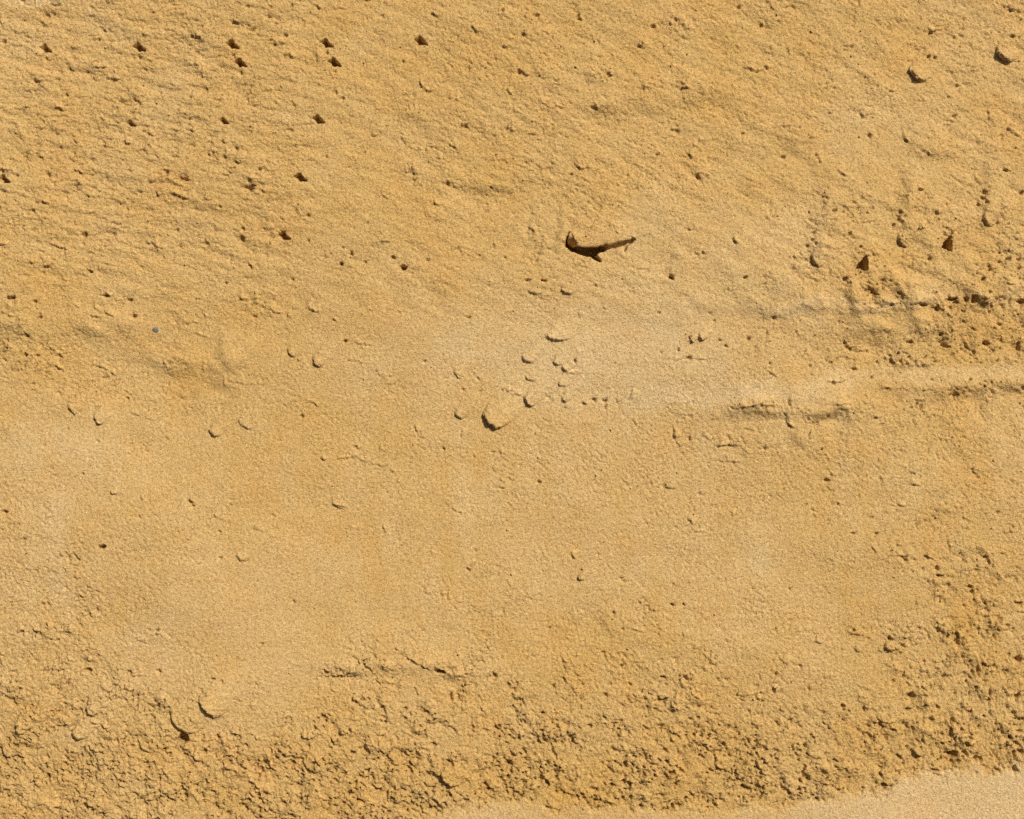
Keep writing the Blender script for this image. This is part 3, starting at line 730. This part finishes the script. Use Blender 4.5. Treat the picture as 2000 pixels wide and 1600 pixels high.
def plain_material(name, col, rough=.6, spec=.4):
    m = bpy.data.materials.new(name)
    m.use_nodes = True
    nt = m.node_tree; b = nt.nodes['Principled BSDF']
    t = nt.nodes.new('ShaderNodeTexNoise'); t.inputs['Scale'].default_value = 700
    gp = nt.nodes.new('ShaderNodeNewGeometry'); nt.links.new(gp.outputs['Position'], t.inputs['Vector'])
    r = nt.nodes.new('ShaderNodeValToRGB')
    r.color_ramp.elements[0].color = tuple(x * .75 for x in col) + (1,)
    r.color_ramp.elements[1].color = tuple(min(1, x * 1.2) for x in col) + (1,)
    nt.links.new(t.outputs['Fac'], r.inputs['Fac']); nt.links.new(r.outputs['Color'], b.inputs['Base Color'])
    b.inputs['Roughness'].default_value = rough
    b.inputs['Specular IOR Level'].default_value = spec
    return m


M_QUARTZ = plain_material('quartz_grain', (.80, .74, .62), .35, .6)
M_GREY = plain_material('grey_stone', (.175, .172, .165), .6, .3)

# ------------------------------------------------------------------ build the ground


def mesh_from(name, co, quads=None, tris=None, smooth=True):
    me = bpy.data.meshes.new(name)
    co = np.ascontiguousarray(co, np.float32)
    faces = quads if quads is not None else tris
    k = faces.shape[1]; nf = len(faces)
    me.vertices.add(len(co)); me.vertices.foreach_set('co', co.ravel())
    me.loops.add(nf * k); me.loops.foreach_set('vertex_index', faces.astype(np.int32).ravel())
    me.polygons.add(nf)
    me.polygons.foreach_set('loop_start', np.arange(0, nf * k, k, dtype=np.int32))
    me.polygons.foreach_set('use_smooth', np.full(nf, smooth))
    me.update(calc_edges=True)
    return me


X, Y = world_xy(U, V)
co = np.stack([X, Y, H * PZ], -1).reshape(-1, 3)
ii = np.arange(NU * NV, dtype=np.int32).reshape(NV, NU)
quads = np.stack([ii[1:, :-1], ii[1:, 1:], ii[:-1, 1:], ii[:-1, :-1]], -1).reshape(-1, 4)
me = mesh_from('sand_ground', co, quads=quads)
at = me.attributes.new('dryness', 'FLOAT', 'POINT')
at.data.foreach_set('value', dry.ravel())
at = me.attributes.new('crumble', 'FLOAT', 'POINT')
at.data.foreach_set('value', np.clip(R, 0, 1).astype(np.float32).ravel())
me.materials.append(M_SAND)
ground = bpy.data.objects.new('sand_ground', me)
ground['kind'] = 'structure'
ground['label'] = 'packed yellow sand ground with rough pitted zones and smooth pale bands'
COL.objects.link(ground)
del X, Y, co, quads, ii

# ------------------------------------------------------------------ the lifted crust over the crack


def tag(o, label, cat, group=None, kind=None):
    o['label'] = label
    o['category'] = cat
    if group:
        o['group'] = group
    if kind:
        o['kind'] = kind


def build_crust():
    lip = []
    for i in range(len(LIP) - 1):
        for k in range(6):
            t = k / 6
            lip.append((LIP[i][0] * (1 - t) + LIP[i + 1][0] * t, LIP[i][1] * (1 - t) + LIP[i + 1][1] * t))
    lip.append(LIP[-1])
    n, mrow = len(lip), 16
    back = (1180, 420)
    top, bot = [], []
    for j in range(mrow):
        t = j / (mrow - 1)
        rt, rb = [], []
        for i, (u, v) in enumerate(lip):
            s = i / (n - 1)
            edge_fade = min(1.0, s / .06, (1 - s) / .22)
            jit = perlin(u * .12 + 5, v * .12) * 2.4 + perlin(u * .35 + 9, v * .3) * 1.4
            bu, bv = u + (back[0] - u) * .42, v + (back[1] - v) * .95
            uu = u * (1 - t) + bu * t + (1 - t) * jit * .5
            vv = v * (1 - t) + bv * t + (1 - t) * jit * .7
            g = ground_mean(uu, vv - 14 * (1 - t), 7)
            lift = (2.6 * edge_fade - 4.6 * t ** .7 - .4) - (2.6 * max(0, 1 - t * 8) ** 2)
            zt = g + lift + float(perlin(uu * .11, vv * .11)) * 1.1 + float(perlin(uu * .3, vv * .3)) * .7
            x, y = world_xy(uu, vv)
            rt.append((x, y, zt * PZ)); rb.append((x, y + .8 * PX * (1 - t), (zt - 4.2 - 3 * t) * PZ))
        top.append(rt); bot.append(rb)
    co = [p for r in top for p in r] + [p for r in bot for p in r]
    off = n * mrow
    f = []
    for j in range(mrow - 1):
        for i in range(n - 1):
            a, b, c, d = j * n + i, j * n + i + 1, (j + 1) * n + i + 1, (j + 1) * n + i
            f.append((a, b, c, d)); f.append((off + d, off + c, off + b, off + a))
    ring = [i for i in range(n)] + [j * n + n - 1 for j in range(1, mrow)] + [(mrow - 1) * n + i for i in range(n - 2, -1, -1)] + [j * n for j in range(mrow - 2, 0, -1)]
    for a, b in zip(ring, ring[1:] + ring[:1]):
        f.append((b, a, off + a, off + b))
    me = mesh_from('sand_crust', np.array(co), quads=np.array(f))
    me.materials.append(M_CLOD)
    o = bpy.data.objects.new('sand_crust', me)
    COL.objects.link(o)
    tag(o, 'thin crust of sand lifted along a long dark crack above the centre', 'crust')


build_crust()

# ------------------------------------------------------------------ clods of sand, each one lying where the photograph has it
import bmesh


def ico(level):
    bm = bmesh.new()
    bmesh.ops.create_icosphere(bm, subdivisions=level, radius=1.0)
    v = np.array([x.co[:] for x in bm.verts]); f = np.array([[q.index for q in p.verts] for p in bm.faces])
    bm.free()
    return v, f


ICO3, ICO1, ICO4 = ico(3), ico(1), ico(4)


def clod(name, u, v, rx, ry, deg, rise, label, cat='clod', group='loose clods lying on the sand', mat=None, tilt=None, lump=.16, level=None):
    """an uneven lump with its near side standing clear of the sand and its far side pressed in"""
    vs, fs = level or ICO4
    seed = u * .37 + v * .11
    p = vs.copy()
    n1 = perlin(p[:, 0] * 1.3 + seed, p[:, 1] * 1.3 + p[:, 2] * .9 + 40)
    n2 = perlin(p[:, 0] * 3.1 + seed, p[:, 1] * 3.1 - p[:, 2] * 2.3 + 80)
    n3 = perlin(p[:, 0] * 7.5 + seed, p[:, 1] * 7.5 + p[:, 2] * 6.3 + 20)
    p *= (1 + n1 * lump * 2.2 + n2 * lump * 1.2 + n3 * lump * .55)[:, None]
    a = math.radians(-deg)
    zn = np.clip(p[:, 2], -1.4, 1.4)
    x, y = p[:, 0] * rx, p[:, 1] * ry
    c, s = math.cos(a), math.sin(a)
    x, y = x * c - y * s, x * s + y * c
    toward = x * SUN_DIR[0] + y * SUN_DIR[1]
    k = sstep(-.3, .9, toward / (rx * ry) ** .5)
    ex = .34 + .5 * k                                          # steep rim on the open side, running out into the sand on the other
    r = (rx * ry) ** .5
    h = rise * STEP
    along = toward / r
    plane = h * np.exp(-np.clip(along + 1, 0, 4) * r / tail_width(rx, ry)) + .7 - 4.8 * sstep(-.9, .35, along)
    z = np.where(zn > 0, plane - (1 - np.abs(zn) ** ex) * (h + 3) * (1.1 - .75 * k), plane - h - 4 + zn * 3) + np.where(zn > .25, n2 * 1.2, 0)
    wx, wy = world_xy(u, v)
    z = z + noise(u + x, v - y, 4.3, 1.1, 61, off=29) * .9 + noise(u + x, v - y, 9, 1, 0, off=31) * .9
    g = CLOD_BASE.get((u, v), ground_mean(u, v, 6))
    co = np.stack([x * PX, y * PX, z * PZ], -1)
    if name == 'pebble':
        co = np.stack([p[:, 0] * rx, p[:, 1] * ry, p[:, 2] * rise], -1) * PX
    me = mesh_from(name, co, tris=fs)
    me.materials.append(mat or M_SAND)
    dr = me.attributes.new('dryness', 'FLOAT', 'POINT')
    i0, j0 = np.searchsorted(VA, v), np.searchsorted(UA, u)
    dr.data.foreach_set('value', np.full(len(co), .9 if 'pale' in label else dry[i0, j0], np.float32))
    dr = me.attributes.new('crumble', 'FLOAT', 'POINT')
    dr.data.foreach_set('value', np.full(len(co), R[i0, j0], np.float32))
    o = bpy.data.objects.new(name, me)
    o.location = (wx, wy, g * PZ)
    COL.objects.link(o)
    tag(o, label, cat, group)
    return o


for (u, v, rx, ry, dg, rise, lab) in CLODS:
    clod('sand_clod', u, v, rx, ry, dg, rise, lab)
clod('pebble', 303, 644, 6.5, 4.2, 25, 4, 'tiny blue-grey pebble on the smooth sand at the left', 'pebble', None, M_GREY, 5, .3, ICO3)

# ------------------------------------------------------------------ loose crumbs and grains, past counting


def scatter(name, label, n, rfun, weight, mats, base, cat, out=60):
    bv, bf = base
    cos, fcs, mi = [], [], []
    k = 0
    while k < n:
        u, v = rng.random() * (2000 + 2 * out) - out, rng.random() * (1600 + 2 * out) - out
        i = np.searchsorted(VA, v); j = np.searchsorted(UA, u)
        if rng.random() > weight(float(R[i, j])):
            continue
        r = rfun()
        q = rng.normal(size=(3, 3)); q, _ = np.linalg.qr(q)
        if np.linalg.det(q) < 0:
            q[0] *= -1
        p = (bv * (1 + rng.normal(size=(len(bv), 1)) * .16) * [1, .8, .65]) @ q.T * r
        x, y = world_xy(u, v)
        cos.append(p * PX + [x, y, ground_h(u, v) * PZ + r * .2 * PX])
        fcs.append(bf + k * len(bv)); mi += [0 if rng.random() < mats[2] else 1] * len(bf)
        k += 1
    me = mesh_from(name, np.concatenate(cos), tris=np.concatenate(fcs), smooth=False)
    me.materials.append(mats[0]); me.materials.append(mats[1])
    me.polygons.foreach_set('material_index', np.array(mi, np.int32))
    o = bpy.data.objects.new(name, me)
    COL.objects.link(o)
    o['kind'] = 'stuff'
    o['label'] = label
    o['category'] = cat


OCT = (np.array([(1, 0, 0), (-1, 0, 0), (0, 1, 0), (0, -1, 0), (0, 0, 1), (0, 0, -1)], float),
       np.array([(0, 2, 4), (2, 1, 4), (1, 3, 4), (3, 0, 4), (2, 0, 5), (1, 2, 5), (3, 1, 5), (0, 3, 5)]))
scatter('sand_crumbs', 'small loose crumbs of sand strewn over the rough zones', 5200, lambda: 1.0 + rng.random() ** 3 * 2.6,
        lambda r: .04 + r * r, (M_CLOD, M_CLOD, 1.0), ICO1, 'crumbs', 500)
scatter('quartz_grains', 'scattered coarse grains of sand, a few of them glinting quartz', 7000, lambda: .7 + rng.random() ** 2 * .9,
        lambda r: .5, (M_QUARTZ, M_CLOD, .16), OCT, 'grains')
